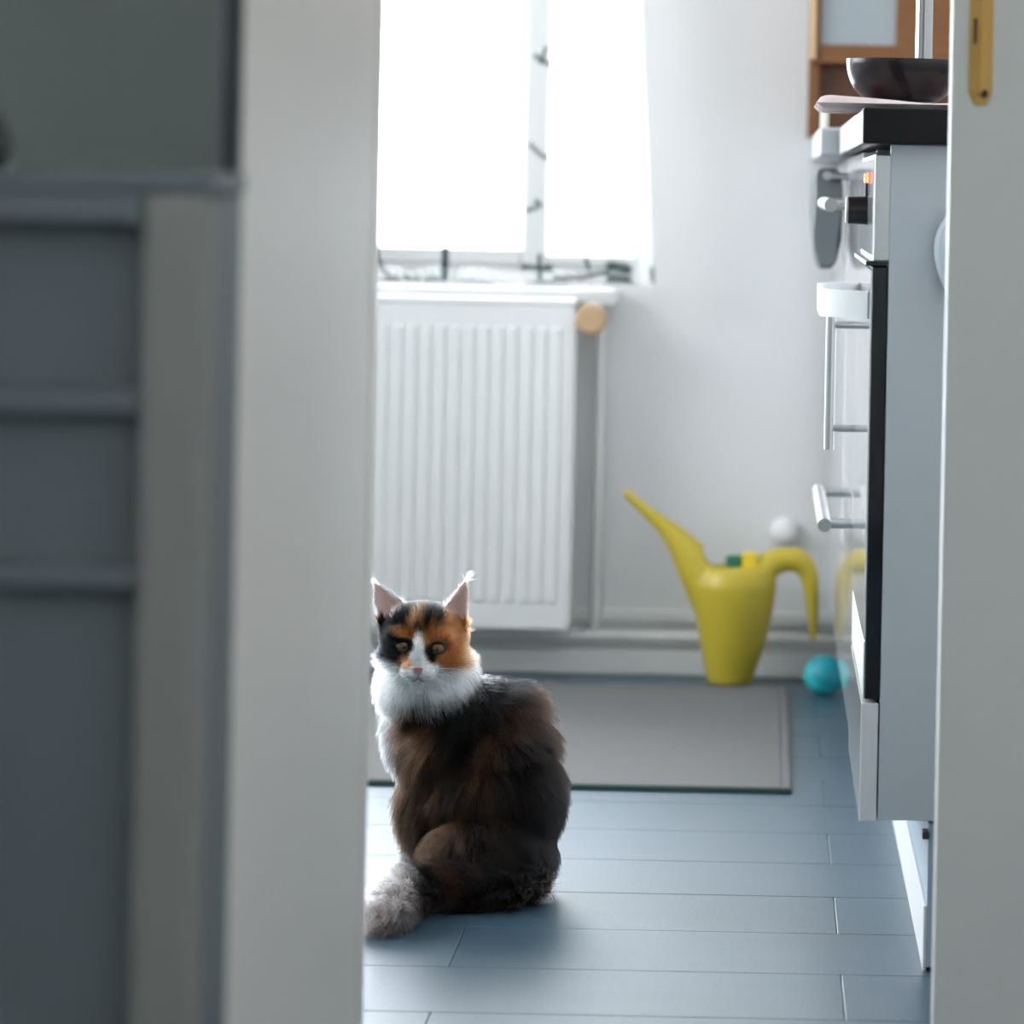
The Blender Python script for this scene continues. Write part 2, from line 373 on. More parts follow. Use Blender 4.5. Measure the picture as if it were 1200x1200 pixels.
def curtain_panel(parent, xb0, xb1, xt0, xt1, strokes, zb_, zt_, right_hem=False):
    nx, nz = 150, 260
    P = np.zeros((nz, nx, 3)); pr = np.zeros((nz, nx)); hem = np.zeros((nz, nx))
    for j in range(nz):
        tz = j / (nz - 1); z = zb_ + (zt_ - zb_) * tz
        e = max(0, 1 - tz * 2.2)
        a = xb0 * e + xt0 * (1 - e); b = xb1 * e + xt1 * (1 - e)
        for i in range(nx):
            tx = i / (nx - 1); x = a + (b - a) * tx
            hem[j, i] = max(min(1, max(0, (x - b + .052) / .018)), .6 if z < zb_ + .022 else 0) if right_hem else (.6 if z < zb_ + .022 else 0)
            P[j, i] = (x, CYD + .010 * math.sin(tx * 31 + .6 * math.sin(tz * 3)) * (.6 + .4 * math.sin(tx * 9 + 1)) , z + .004 * math.sin(tx * 17))
    for (pts, wd) in strokes:
        pts = [at(px, py, CYD) for px, py in pts]
        for p, q in zip(pts, pts[1:]):
            d = np.array([q.x - p.x, q.z - p.z]); l2 = d @ d + 1e-9
            rel = P[:, :, [0, 2]] - np.array([p.x, p.z])
            t = np.clip((rel @ d) / l2, 0, 1)
            dist = np.linalg.norm(rel - t[..., None] * d, axis=2)
            pr = np.maximum(pr, np.clip(1.4 - dist / (wd / 712 / 2), 0, 1))
    V = P.reshape(-1, 3) - np.array(wl(parent)); 
    idx = np.arange(nx * nz).reshape(nz, nx)
    Fc = np.stack([idx[:-1, :-1], idx[:-1, 1:], idx[1:, 1:], idx[1:, :-1]], -1).reshape(-1, 4)
    me = bpy.data.meshes.new('fabric'); me.from_pydata(V.tolist(), [], Fc.tolist()); 
    at_ = me.attributes.new('print', 'FLOAT', 'POINT'); at_.data.foreach_set('value', pr.reshape(-1).astype(np.float32))
    a2 = me.attributes.new('hem', 'FLOAT', 'POINT'); a2.data.foreach_set('value', hem.reshape(-1).astype(np.float32))
    me.polygons.foreach_set('use_smooth', [True] * len(me.polygons))
    return link_mesh('fabric', me, M_cur, parent)
czb = at(600, 331, CYD).z; czt = 2.2
strk = [([(440, 285), (446, 312), (455, 324)], 4), ([(455, 325), (500, 327), (518, 326)], 2.5), ([(522, 290), (521, 326)], 9), ([(531, 0), (530, 60), (527, 150), (524, 250), (521, 300)], 3.5),
        ([(535, 10), (530, 35)], 4), ([(440, 60), (447, 72), (443, 110), (450, 180)], 2), ([(436, 220), (446, 226)], 2)]
strk2 = [([(614, 313), (645, 315)], 8), ([(632, 300), (633, 334)], 5), ([(650, 327), (685, 325), (710, 319), (720, 312)], 6), ([(686, 304), (690, 315)], 5), ([(716, 312), (736, 316)], 12), ([(716, 326), (735, 328)], 12),
         ([(628, 66), (645, 76)], 6), ([(640, 55), (634, 74)], 4), ([(622, 170), (632, 180), (641, 186)], 5), ([(628, 235), (634, 241), (618, 246)], 5),
         ([(712, 20), (718, 60), (714, 110), (712, 165)], 5), ([(706, 140), (715, 128)], 3), ([(722, 295), (732, 265)], 4), ([(764, 315), (766, 330)], 5), ([(722, 0), (716, 70)], 3)]
ct = thing('curtain', 'sheer white curtain panel with a dark twig edge, beside the open door', 'curtain', (-.64, CYD, czb), 'curtain panels')
curtain_panel(ct, -.70, at(531, 320, CYD).x, -.70, at(537, 0, CYD).x, strk, czb, czt)
ct2 = thing('curtain', 'sheer white curtain panel flaring out at its hem above the thermostat knob', 'curtain', (-.35, CYD, czb), 'curtain panels')
curtain_panel(ct2, at(534, 320, CYD).x, at(768, 330, CYD).x, at(540, 0, CYD).x, at(739, 60, CYD).x, strk2, czb, czt, True)
cr = thing('curtain_rod', 'steel curtain rod carrying the two sheer curtain panels over the window', 'rod', (-.9, CYD, 2.21))
obj('rod', tube([(-.80, CYD, 2.21), (-.05, CYD, 2.21)], .011), M_steel, cr)
for x in (-.76, -.12): obj('bracket', bx(x - .008, x + .008, CYD, WY, 2.2, 2.222), M_steel, cr)

# ------------------------------------------------------------------ kitchen units on the right
FX, BXX = .110, .129                             # front faces, carcass face
Y0 = 4.44
ov = thing('oven_cabinet', 'white base cabinet with grey side panel that houses the black oven', 'cabinet', (.41, Y0 + .29, .16))
obj('side_panel', bx(BXX, .69, Y0, Y0 + .017, .158, .861, bev=.0008), M_side, ov)
obj('side_panel', bx(BXX, .69, Y0 + .56, Y0 + .577, .158, .861), M_side, ov)
obj('bottom_board', bx(BXX, .69, Y0 + .017, Y0 + .56, .158, .175), M_side, ov)
dr = obj('drawer', bx(FX - .0005, FX + .0175, Y0 + .002, Y0 + .575, .156, .279, bev=.0012), M_front, ov)
obj('drawer_box', bx(.14, .62, Y0 + .03, Y0 + .54, .18, .27), M_side, dr)
for (x, y) in ((.22, Y0 + .04), (.64, Y0 + .04), (.22, Y0 + .53), (.64, Y0 + .53)):
    obj('leg', tube([(x, y, 0), (x, y, .158)], .016), M_black, ov)
# built-in oven
oven = thing('oven', 'built-in oven with black glass door and aluminium control panel', 'oven', (.40, Y0 + .29, .29))
obj('oven_body', bx(BXX + .002, .66, Y0 + .019, Y0 + .558, .285, .850), M_black, oven)
cp = obj('control_panel', bx(.1125, .1325, Y0 + .003, Y0 + .574, .739, .851, bev=.002), M_alu, oven)
obj('control_glass', bx(.1112, .1128, Y0 + .014, Y0 + .565, .745, .846, bev=.0005), M_front, cp)
obj('panel_lip', bx(.105, .128, Y0 + .002, Y0 + .574, .7345, .7395, bev=.001), M_black, cp)
odo = obj('oven_door', bx(.1125, .1285, Y0 + .003, Y0 + .574, .283, .733, bev=.0012), M_glassblk, oven)
obj('door_glass', bx(.1105, .1127, Y0 + .004, Y0 + .573, .345, .730, bev=.0006), M_front, odo)
obj('door_foot_rail', bx(.1108, .1128, Y0 + .004, Y0 + .573, .284, .343, bev=.0006), M_alu, odo)
# bowed white handle strip
bm = bmesh.new(); path = []
ya, yb = Y0 + .06, Y0 + .50
for i in range(25):
    t = i / 24; yy = ya + (yb - ya) * t
    e = min(t, 1 - t) / .22
    d = 1 if e >= 1 else math.sin(e * math.pi / 2) ** .7
    path.append(Vector((.1105 - .048 * d, yy, 0)))
zt, zb2 = at(990, 338, 4.6).z, at(990, 370, 4.6).z
pr = []
for i, p in enumerate(path):
    d = (path[min(i + 1, 24)] - path[max(i - 1, 0)]).normalized(); nn = Vector((-d.y, d.x, 0)) * .0025
    pr.append([bm.verts.new((p + nn) + Vector((0, 0, zb2))), bm.verts.new((p - nn) + Vector((0, 0, zb2))), bm.verts.new((p - nn) + Vector((0, 0, zt))), bm.verts.new((p + nn) + Vector((0, 0, zt)))])
for a, b in zip(pr, pr[1:]):
    for i in range(4): bm.faces.new((a[i], a[(i+1) % 4], b[(i+1) % 4], b[i]))
bm.faces.new(pr[0]); bm.faces.new(pr[-1])
h = obj('oven_handle', bm, M_white, odo, True); h['label'] = 'white curved handle'
kc = at(1006, 246.5, 4.68)
kn = obj('knob', lathe((.1112, 4.68, kc.z), [(0, -.0225), (.0130, -.0225), (.0150, -.021), (.0152, -.004), (.0158, 0)], axis='X', seg=40), M_black, cp, True)
kn['label'] = 'black oven knob with silver cap'
obj('knob_cap', lathe((.0884, 4.68, kc.z), [(0, -.0010), (.0140, -.0010), (.0150, .0012), (.0150, .003)], axis='X', seg=40), M_steel, kn, True)
obj('knob_pointer', bx(.1085, .1112, 4.677, 4.683, kc.z + .0155, kc.z + .030), M_black, kn)
dg = obj('display', bx(.1108, .1115, 4.545, 4.80, .8195, .8335, bev=.0002), M_front, cp)
for yy in (4.565, 4.700):                        # two glowing digits, each an 8
    bm = None
    for (ya, yb, za, zb_) in ((0, .085, 0, .0014), (0, .085, .0045, .0059), (0, .085, .009, .0104), (0, .022, 0, .0104), (.063, .085, 0, .0104)):
        bm = bx(.1090, .1103, yy + ya, yy + yb, .8215 + za, .8215 + zb_, bm=bm)
    obj('display_digit', bm, M_led, dg)

def bar(parent, p, q, r, face_x, posts):
    h = obj('handle', tube([p, q], r), M_steel, parent, True)
    for c in posts: obj('handle_post', tube([(p[0], *c), (face_x, *c)], r * .72), M_steel, h, True)
    return h
nc = thing('pullout_cabinet', 'narrow glossy white pull-out cabinet with a vertical steel bar handle, beyond the oven', 'cabinet', (.41, 5.08, .16))
obj('carcass', bx(BXX + .004, .69, 5.02, 5.155, .158, .861), M_side, nc)
d = obj('door', bx(.1130, .1310, 5.0195, 5.1555, .158, .858, bev=.001), M_front, nc)
zA, zB = at(976, 370, 5.03).z, at(976, 527, 5.03).z
bar(d, (.0800, 5.035, zA + .006), (.0800, 5.035, zB), .0060, .1132, [(5.035, at(1000, 381, 5.035).z), (5.035, at(1000, 502, 5.035).z)])
for y in (5.04, 5.14):
    for x in (.22, .64): obj('leg', tube([(x, y, 0), (x, y, .158)], .016), M_black, nc)
dc = thing('drawer_cabinet', 'glossy white drawer cabinet with two horizontal steel bar handles', 'cabinet', (.41, 5.5, .16))
obj('carcass', bx(BXX + .004, .69, 5.16, 5.835, .158, .861), M_side, dc)
for (z0, z1, zh) in ((.158, .437, .405), (.441, .858, .795)):
    q = obj('drawer', bx(.1130, .1310, 5.161, 5.834, z0, z1, bev=.001), M_front, dc)
    bar(q, (.079, 5.19, zh), (.079, 5.80, zh), .0085, .1132, [(5.225, zh), (5.765, zh)])
for y in (5.2, 5.8):
    for x in (.22, .64): obj('leg', tube([(x, y, 0), (x, y, .158)], .016), M_black, dc)
fc = thing('far_cabinet', 'glossy white corner cabinet by the back wall with a towel on its bar', 'cabinet', (.41, 6.45, .16))
obj('carcass', bx(BXX + .004, .69, 5.84, 7.10, .158, .861), M_side, fc)
q = obj('door', bx(.1130, .1310, 5.841, 6.46, .158, .858, bev=.001), M_front, fc)
bar(q, (.084, 5.87, .833), (.084, 6.40, .833), .006, .1132, [(5.90, .833), (6.38, .833)])
obj('door', bx(.1130, .1310, 6.464, 7.098, .158, .858, bev=.001), M_front, fc)
for y in (5.9, 7.05):
    for x in (.22, .64): obj('leg', tube([(x, y, 0), (x, y, .158)], .016), M_black, fc)
pl = thing('plinth', 'blue grey plinth with a white foot strip along the floor under the cabinets', 'plinth', (.19, 5.8, 0))
obj('kickboard', bx(.1825, .199, Y0 + .01, 7.10, .004, .154), new_mat('plinth_grey', (.40, .50, .58), .35, var=.08), pl)
obj('foot_strip', bx(.1790, .1825, Y0 + .01, 7.10, 0, .068, bev=.001), M_white, pl)['label'] = 'white foot strip'
obj('clip', bx(.176, .1835, Y0 + .004, Y0 + .03, .138, .146, bev=.0015), M_black, pl)

# worktops
wt = obj('worktop', bx(.0985, .69, 4.418, 5.845, .8612, .899, bev=.0025), M_count)
tag(wt, 'black worktop above the oven carrying the bowl and folded cloth', 'worktop')
wt2 = obj('worktop', bx(.0720, .69, 5.848, 7.138, .8612, .899, bev=.003), M_count2)
tag(wt2, 'pale worktop at the back wall below the wooden cabinet', 'worktop')

# pot holder cloth, bowl, steel post
def slab_cloth(name, x0, x1, y0, y1, z0, th, mat, seed):
    bm = bmesh.new(); nx, ny = 60, 40; top = []; bot = []
    for j in range(ny + 1):
        ra = []; rb = []
        for i in range(nx + 1):
            tx, ty = i / nx, j / ny
            e = min(1, min(tx, 1 - tx) / .07) ; e2 = min(1, min(ty, 1 - ty) / .06)
            r = math.sqrt(max(0, 1 - (1 - e) ** 2)) * math.sqrt(max(0, 1 - (1 - e2) ** 2))
            x = x0 + (x1 - x0) * tx; y = y0 + (y1 - y0) * ty
            nz = mnoise.noise(Vector((x * 14 + seed, y * 14, 0)))
            T = th * (.75 + .55 * max(0, 1 - tx * 2.2)) + .003 * nz
            mid = z0 + .0065
            ra.append(bm.verts.new((x, y, mid + (T - .0065) * r))); rb.append(bm.verts.new((x, y, mid - .0064 * r)))
        top.append(ra); bot.append(rb)
    for j in range(ny):
        for i in range(nx):
            bm.faces.new((top[j][i], top[j][i+1], top[j+1][i+1], top[j+1][i])); bm.faces.new((bot[j][i], bot[j+1][i], bot[j+1][i+1], bot[j][i+1]))
    bmesh.ops.remove_doubles(bm, verts=bm.verts, dist=.00002)
    bd_ = [e for e in bm.edges if e.is_boundary]
    return bm
def spotty():
    m = new_mat('pink_dotted_cloth', (.80, .66, .64), .95, bump=.5, bscale=500)
    N = m.node_tree.nodes; L = m.node_tree.links; b = N['Principled BSDF']
    tc = [q for q in N if q.type == 'TEX_COORD'][0]
    v = N.new('ShaderNodeTexVoronoi'); v.inputs['Scale'].default_value = 24; L.new(tc.outputs['Object'], v.inputs['Vector'])
    lt = N.new('ShaderNodeMath'); lt.operation = 'LESS_THAN'; lt.inputs[1].default_value = .38; L.new(v.outputs['Distance'], lt.inputs[0])
    old = b.inputs['Base Color'].links[0].from_socket
    mx = N.new('ShaderNodeMix'); mx.data_type = 'RGBA'; mx.inputs['B'].default_value = (.55, .16, .18, 1)
    L.new(lt.outputs[0], mx.inputs['Factor']); L.new(old, mx.inputs['A']); L.new(mx.outputs['Result'], b.inputs['Base Color']); return m
pc = obj('pot_holder', slab_cloth('c', .0515, .32, 4.54, 4.84, .8992, .0115, None, 3), spotty(), None, True)
tag(pc, 'padded pink and white dotted cloth lying under the grey bowl', 'cloth')
bc = Vector((.1475, 4.68, .9092))
bw = thing('bowl', 'dark grey glazed bowl with a black streak standing on the dotted cloth', 'bowl', bc)
def bowl_mat():
    m = new_mat('dark_grey_glaze', (.018, .015, .016), .28, spec=.3, var=.12, vscale=25); return m
prof = [(0, .001), (.024, 0), (.027, .001)] + [(.027 + .0355 * math.sin(a) ** .9, .001 + .0465 * (1 - math.cos(a)) ** 1.0) for a in [i * math.pi / 2 / 12 for i in range(1, 13)]]
inner = [(r - .0025, max(h, .004)) for r, h in reversed(prof[3:])] + [(.02, .0045), (0, .0045)]
obj('bowl_body', lathe(bc, prof + [(.0622, .0480)] + inner, seg=64), bowl_mat(), bw, True)
bm = bmesh.new(); L1 = []                         # streak of black glaze, a thin skin on the outside
for i in range(12):
    t = i / 11; a = math.pi / 2 * (.95 - .80 * t); r = .027 + .0355 * math.sin(a) ** .9 + .0006; z = .001 + .0465 * (1 - math.cos(a))
    ph = math.radians(-103 + 26 * t); wdt = math.radians(4.5 + 1.5 * math.sin(5 * t))
    L1.append([bm.verts.new(bc + Vector((r * math.cos(ph + s * wdt), r * math.sin(ph + s * wdt), z))) for s in (-1, 1)])
for a, b in zip(L1, L1[1:]): bm.faces.new((a[0], a[1], b[1], b[0]))
bmesh.ops.solidify(bm, geom=bm.faces[:], thickness=-.0008)
obj('glaze_streak', bm, M_black, bw)['label'] = 'black glaze streak'
pcx = at(1083, 40, 4.93).x
ph_ = thing('kitchen_roll_stand', 'upright steel post of a roll stand behind the grey bowl', 'stand', (pcx, 4.93, .8992))
obj('post', tube([(pcx, 4.93, .903), (pcx, 4.93, 1.20)], .0098, seg=24), new_mat('dark_polished_steel', (.38, .38, .37), .16, metal=1), ph_, True)
obj('base', lathe((pcx, 4.93, .8992), [(0, 0), (.06, 0), (.06, .004), (.056, .006), (0, .006)]), M_steel, ph_, True)

# wooden cabinet on the far worktop
WYF = 6.85
wc = thing('wooden_cabinet', 'orange brown wooden cabinet with a frosted pane standing in the corner', 'cabinet', (.36, 7.0, .899))
wxl = at(948, 120, WYF).x
zr0, zr1 = at(1000, 75, WYF).z, at(1000, 53, WYF).z
obj('side_board', bx(wxl, wxl + .016, WYF + .012, 7.135, .8995, 1.65, bev=.001), M_wood, wc)
obj('side_board', bx(.674, .69, WYF + .012, 7.135, .8995, 1.65), M_wood, wc)
obj('back_board', bx(wxl + .016, .674, 7.12, 7.135, .8995, 1.65), M_wood2, wc)
obj('top_board', bx(wxl + .016, .674, WYF + .012, 7.12, 1.634, 1.65), M_wood, wc)
obj('shelf', bx(wxl + .016, .674, WYF + .02, 7.12, zr0 + .002, zr0 + .016), M_wood, wc)
obj('lower_board', bx(wxl + .016, .674, WYF + .03, WYF + .044, .8995, zr0), M_wood2, wc)
xl0, xl1 = at(962, 30, WYF).x, at(1050, 30, WYF).x
dd = obj('cabinet_door', bx(wxl + .002, xl0, WYF - .008, WYF + .011, zr0, 1.64, bev=.002, bm=bx(xl1, xl1 + .05, WYF - .008, WYF + .011, zr0, 1.64, bev=.002,
     bm=bx(xl0, xl1, WYF - .008, WYF + .011, zr0, zr1, bev=.002, bm=bx(xl0, xl1, WYF - .008, WYF + .011, 1.60, 1.64, bev=.002)))), M_wood, wc)
obj('frosted_pane', bx(xl0, xl1, WYF + .0, WYF + .004, zr1, 1.60), M_frost, dd)
obj('lit_edge_strip', bx(wxl - .001, wxl + .010, WYF - .014, WYF - .008, zr0 + .006, 1.2, bev=.002), M_woodl, dd)['label'] = 'pale strip painted as lit edge'  # highlight on the stile's end, put in as a paler strip
obj('cabinet_door', bx(xl1 + .053, .688, WYF - .008, WYF + .011, zr0, 1.64, bev=.002), M_wood, wc)
cx = at(966, 150, 6.3).x
cn = thing('candle', 'slim cream candle standing on the pale worktop', 'candle', (cx, 6.3, .899))
obj('wax', lathe((cx, 6.3, .8992), [(0, 0), (.0058, 0), (.006, .001), (.006, .046), (.005, .048), (0, .047)], seg=20), M_cream, cn, True)
obj('wick', tube([(cx, 6.3, .946), (cx + .001, 6.3, .953)], .0008, seg=6), M_black, cn)

# grey towel over the far bar
def towel():
    bm = bmesh.new(); G = []
    ns, ny = 44, 30
    for j in range(ny + 1):
        y = 5.907 + .42 * j / ny; row = []
        for i in range(ns):
            a = 2 * math.pi * i / ns; ca, sa = math.cos(a), math.sin(a)
            sx = math.copysign(abs(ca) ** .45, ca); sz = math.copysign(abs(sa) ** .45, sa)
            rip = .0035 * math.sin(j * .8 + 3 * sz) * (1 - max(0, sz) * .8)
            row.append(bm.verts.new((.0855 + sx * (.0195 - .003 * (1 - sz) * (1 if ca < 0 else .4)) + rip * abs(ca), y, .780 + sz * (.064 if sz > 0 else .070 - .01 * math.sin(j * .3)))))
        G.append(row)
    for a, b in zip(G, G[1:]):
        for i in range(ns): bm.faces.new((a[i], a[(i+1) % ns], b[(i+1) % ns], b[i]))
    bm.faces.new(G[0]); bm.faces.new(G[-1]); return bm
tw = obj('tea_towel', towel(), M_towel, None, True)
tag(tw, 'grey tea towel hanging over the bar of the corner cabinet', 'towel')

# white cloth pouch on the oven cabinet's side panel
pouch_c = Vector((.213, 4.418, .742))
wp = thing('cloth_pouch', 'white cloth pouch hanging on the grey side panel of the oven cabinet', 'pouch', (.213, 4.425, .742))
bm = bmesh.new(); seg = 40; rings = []
for i in range(17):
    t = i / 16; z = .800 - .112 * t; r = .004 + .033 * math.sin(math.pi * min(1, t ** .8 * .93 + .04)) ** .75
    rings.append([bm.verts.new((.213 + r * math.cos(2*math.pi*k/seg) * (1 + .03 * math.sin(k * 1.9 + i * .2)), 4.4225 + .45 * r * math.sin(2*math.pi*k/seg) * (1 + .1 * math.sin(k * 2.3)), z)) for k in range(seg)])
for a, b in zip(rings, rings[1:]):
    for k in range(seg): bm.faces.new((a[k], a[(k+1) % seg], b[(k+1) % seg], b[k]))
bm.faces.new(rings[0]); bm.faces.new(rings[-1])
obj('pouch', bm, M_whitecloth, wp, True)
obj('hanging_loop', tube([(.213, 4.425, .80), (.213 - .006, 4.43, .815), (.213, 4.437, .823), (.213 + .006, 4.43, .815), (.213, 4.425, .80)], .001, seg=8), M_whitecloth, wp)
obj('hook', tube([(.213, 4.442, .823), (.213, 4.43, .822), (.213, 4.425, .827)], .0015, seg=8), M_steel, wp)

# ------------------------------------------------------------------ rug
ry0, ry1 = 5.735, 6.905; rxr = at(927, 930, ry0).x
rg = thing('rug', 'pale grey flat-woven runner rug on the dark floor before the radiator', 'rug', (-.6, 6.3, 0))
obj('weave', bx(-1.35, rxr - .012, ry0 + .008, ry1 - .004, .0005, .0085, bev=.002), M_rug, rg)
obj('hem', bx(rxr - .012, rxr, ry0 + .006, ry1, .0005, .009, bev=.002), M_rug, rg)
obj('shadow_strip', bx(-1.35, rxr + .001, ry0, ry0 + .008, .0002, .0075, bev=.0015), M_rugedge, rg)['label'] = 'dark green painted edge shadow'  # dark strip paints the shadow along the rug's near edge

# ------------------------------------------------------------------ watering can
def W(px, py, dy=0): return at(px, py, 7.0 + dy)
sc = 7.0 / F
can = thing('watering_can', 'yellow green plastic watering can with long spout on the floor by the wall', 'watering can', (W(855, 802).x, 7.0, 0))
bm = bmesh.new(); rings = []
for (py, l, r) in ((802, 829, 881), (785, 826, 886), (755, 820.5, 897), (730, 816.5, 903), (705, 812, 908), (685, 810, 911), (668, 818, 908), (662, 830, 898)):
    c = W((l + r) / 2, py); a = (r - l) / 2 * sc; b = a * .92; z = max(0.0, c.z)
    rings.append([bm.verts.new((c.x + a * math.cos(2*math.pi*k/40), 7.0 + b * math.sin(2*math.pi*k/40), z)) for k in range(40)])
for a, b in zip(rings, rings[1:]):
    for k in range(40): bm.faces.new((a[k], a[(k+1) % 40], b[(k+1) % 40], b[k]))
bm.faces.new(rings[0]); bm.faces.new(rings[-1])
tube([W(*p) for p in ((731.5, 575.5), (743, 586), (755, 597), (768, 607.5), (781, 619), (793, 631), (804, 645), (815, 661), (828, 682), (838, 705))], [r * sc for r in (5.6, 6.4, 7.4, 9, 11.5, 15, 19.5, 24, 28, 28)], seg=24, bm=bm)
tube([W(*p) for p in ((880, 690), (890, 672), (903, 660), (918, 655), (934, 655.5), (944.5, 664), (949.5, 678), (951.5, 700), (952.5, 725), (953, 753))], [r * sc for r in (22, 19.5, 16.5, 15, 15, 13, 11, 9, 7, 4.6)], seg=24, bm=bm)
c0 = W(855, 660)
cut = ellipsoid((c0.x, 7.0, c0.z + .012), (.050, .050, .030)); cut = ellipsoid((c0.x, 7.0, c0.z - .06), (.046, .042, .10), bm=None) if False else cut
me = remeshed(bm, .0026, 40, .5, cut)
for v in me.vertices: v.co -= can.location
me.polygons.foreach_set('use_smooth', [True] * len(me.polygons))
link_mesh('can_body', me, M_yellow, can)
gz = W(858, 660).z - .012
g1 = thing('bottle', 'small green bottle standing inside the mouth of the watering can', 'bottle', (W(862, 655).x, 7.0, gz))
obj('cap', lathe((W(862, 655).x, 7.0, gz), [(0, 0), (.015, 0), (.016, .002), (.016, .022), (.013, .025), (0, .025)], seg=24), M_green, g1, True)
g2 = thing('sponge', 'small yellow sponge wedged in the watering can beside its handle', 'sponge', (W(878, 650).x, 6.99, gz))
obj('foam', bx(W(870, 650).x, W(888, 650).x, 6.975, 7.0, gz - .002, W(878, 646).z, bev=.003), M_yellow2, g2)

# teal ball, white wall cap
bp = at(966, 790, 6.87); 
tb = thing('ball', 'small turquoise toy ball on the floor beside the cabinet front', 'ball', (bp.x, 6.87, 0))
obj('ball_shell', ellipsoid((bp.x, 6.87, .0325), (.0325,) * 3, u=40, v=24), M_teal, tb, True)
rb = Matrix.Rotation(.5, 3, 'Y') @ Matrix.Rotation(.5, 3, 'X')
bm = bmesh.new()
for i in range(10):
    for j in range(12): pass
t = bmesh.new(); bmesh.ops.create_uvsphere(t, u_segments=40, v_segments=24, radius=.0329)
bmesh.ops.delete(t, geom=[v for v in t.verts if v.co.z < .012], context='VERTS')
bmesh.ops.transform(t, matrix=Matrix.Translation((bp.x, 6.87, .0325)) @ Matrix.Rotation(.6, 4, 'Y') @ Matrix.Rotation(.8, 4, 'X'), verts=t.verts)
obj('ball_patch', t, M_teal2, tb, True)['label'] = 'darker turquoise patch'
wcp = at(920, 624, 7.12)
w_ = obj('wall_cap', lathe((wcp.x, WY, wcp.z), [(0, -.026), (.012, -.0245), (.020, -.018), (.0235, -.008), (.024, 0)], axis='Y', seg=32), M_white, None, True)
tag(w_, 'round white cap on the back wall above the can handle', 'cap')

# ------------------------------------------------------------------ cupboard in the left foreground
CYF = 2.50
def CW(px, py): return at(px, py, CYF)
cb = thing('cupboard', 'dark grey framed cupboard with three recessed panels, in the left foreground', 'cupboard', (-.5, CYF + .08, 0))
xr = -.3235; xs = xr - .040; ztop = .8145; xle = -.95
obj('carcass', bx(xle, xr - .002, CYF + .018, 2.650, .0, ztop - .014), M_cup, cb)
obj('top_board', bx(xle - .005, xr, CYF + .0, 2.655, ztop - .013, ztop, bev=.003), M_cup, cb)
obj('stile', bx(xs, xr - .001, CYF - .012, CYF + .02, .0, ztop - .0135, bev=.006), M_stile, cb)
obj('stile', bx(xle, xle + .04, CYF - .012, CYF + .02, .0, ztop - .0135, bev=.006), M_stile, cb)
def zc(py): return CW(100, py).z
obj('top_rail', bx(xle + .04, xs, CYF - .012, CYF + .02, zc(262), ztop - .0135, bev=.003), M_cup, cb)
rails = [(455, 486), (662, 690)]
for a, b in rails: obj('rail', bx(xle + .04, xs, CYF - .006, CYF + .02, zc(b), zc(a), bev=.003), M_cup, cb)
for a, b in ((262, 455), (486, 662), (690, 1225)):
    obj('panel', bx(xle + .04, xs, CYF + .010, CYF + .019, max(.02, zc(b)), zc(a), bev=.001), M_cup, cb)
vc = at(-14, 205, 2.56)
vs = thing('vase', 'small dark green vase on the cupboard top at the left picture edge', 'vase', (vc.x, 2.57, ztop))
obj('vase_body', lathe((vc.x, 2.57, ztop), [(0, 0), (.008, 0), (.0105, .006), (.0115, .014), (.0085, .024), (.005, .030), (.0055, .033), (.004, .033), (.0035, .029), (0, .026)], seg=28), M_vase, vs, True)
#CAT
# ------------------------------------------------------------------ the cat
YC = 4.86; SP = F / YC                            # px per metre at the cat
def C(px, py, dy=0.): return at(px, py, YC + dy)
def el(bm, px, py, dy, rx, ry, rd, rot=0.):
    return ellipsoid(C(px, py, dy), (rx / SP, rd, ry / SP), bm, Matrix.Rotation(rot, 3, 'Y') if rot else None)
ctr = C(570, 1060)
cat = thing('cat', 'long-haired calico cat sitting on the floor, looking back over its shoulder', 'cat', (ctr.x, YC, 0))
BALLS = {  # region: (px, py, depth offset, rx px, ry px, depth radius m)
 'body': [(572, 985, .02, 76, 72, .085), (564, 1022, .02, 60, 42, .09), (566, 925, .03, 76, 70, .08), (590, 872, .03, 52, 50, .07),
          (514, 872, .03, 46, 62, .066), (486, 850, .04, 30, 52, .055), (550, 838, .03, 50, 45, .06), (588, 838, .03, 42, 34, .055), (612, 930, .02, 44, 66, .06), (502, 935, .04, 34, 60, .06), (556, 1003, -.030, 54, 50, .05), (598, 1030, -.02, 28, 28, .06)],
 'neck': [(512, 806, .015, 44, 42, .055), (478, 806, .0, 30, 30, .04)],
 'head': [(497, 748, -.03, 50, 41, .048), (497, 768, -.038, 51, 26, .036), (493, 728, -.05, 36, 20, .03), (490, 766, -.078, 11, 22, .013),
          (482, 786, -.076, 13, 11, .016), (499, 786, -.076, 13, 11, .016), (490, 797, -.066, 11, 8, .014), (470, 745, -.068, 17, 9, .012), (514, 746, -.068, 17, 9, .012)],
 'leg': [(634, 1049, -.03, 13, 8, .02), (600, 1052, -.05, 36, 11, .02)],
}
FORE = [[(492, 900, .07), (484, 960, .085), (480, 1005, .09), (478, 1034, .092)], [(512, 900, .11), (508, 960, .12), (503, 1005, .125), (500, 1030, .13)]]
TAIL = [(628, 1046, -.03), (592, 1046, -.08), (552, 1044, -.10), (512, 1040, -.11), (482, 1044, -.14), (464, 1057, -.20), (453, 1070, -.25), (440, 1080, -.27)]
TR = [15, 15, 15, 15, 16, 17, 17, 10]
bm = None
for reg, L_ in BALLS.items():
    for b in L_: bm = el(bm, *b)
for leg in FORE:
    tube([C(*p) for p in leg], [20 / SP, 15 / SP, 12 / SP, 12 / SP], seg=20, bm=bm)
    x, y, d = leg[-1]; bm = ellipsoid(C(x - 5, y, d) * 1.0 + Vector((0, 0, .012 - C(x - 5, y, d).z)), (.019, .016, .012), bm)
TP = [C(*p) for p in TAIL]
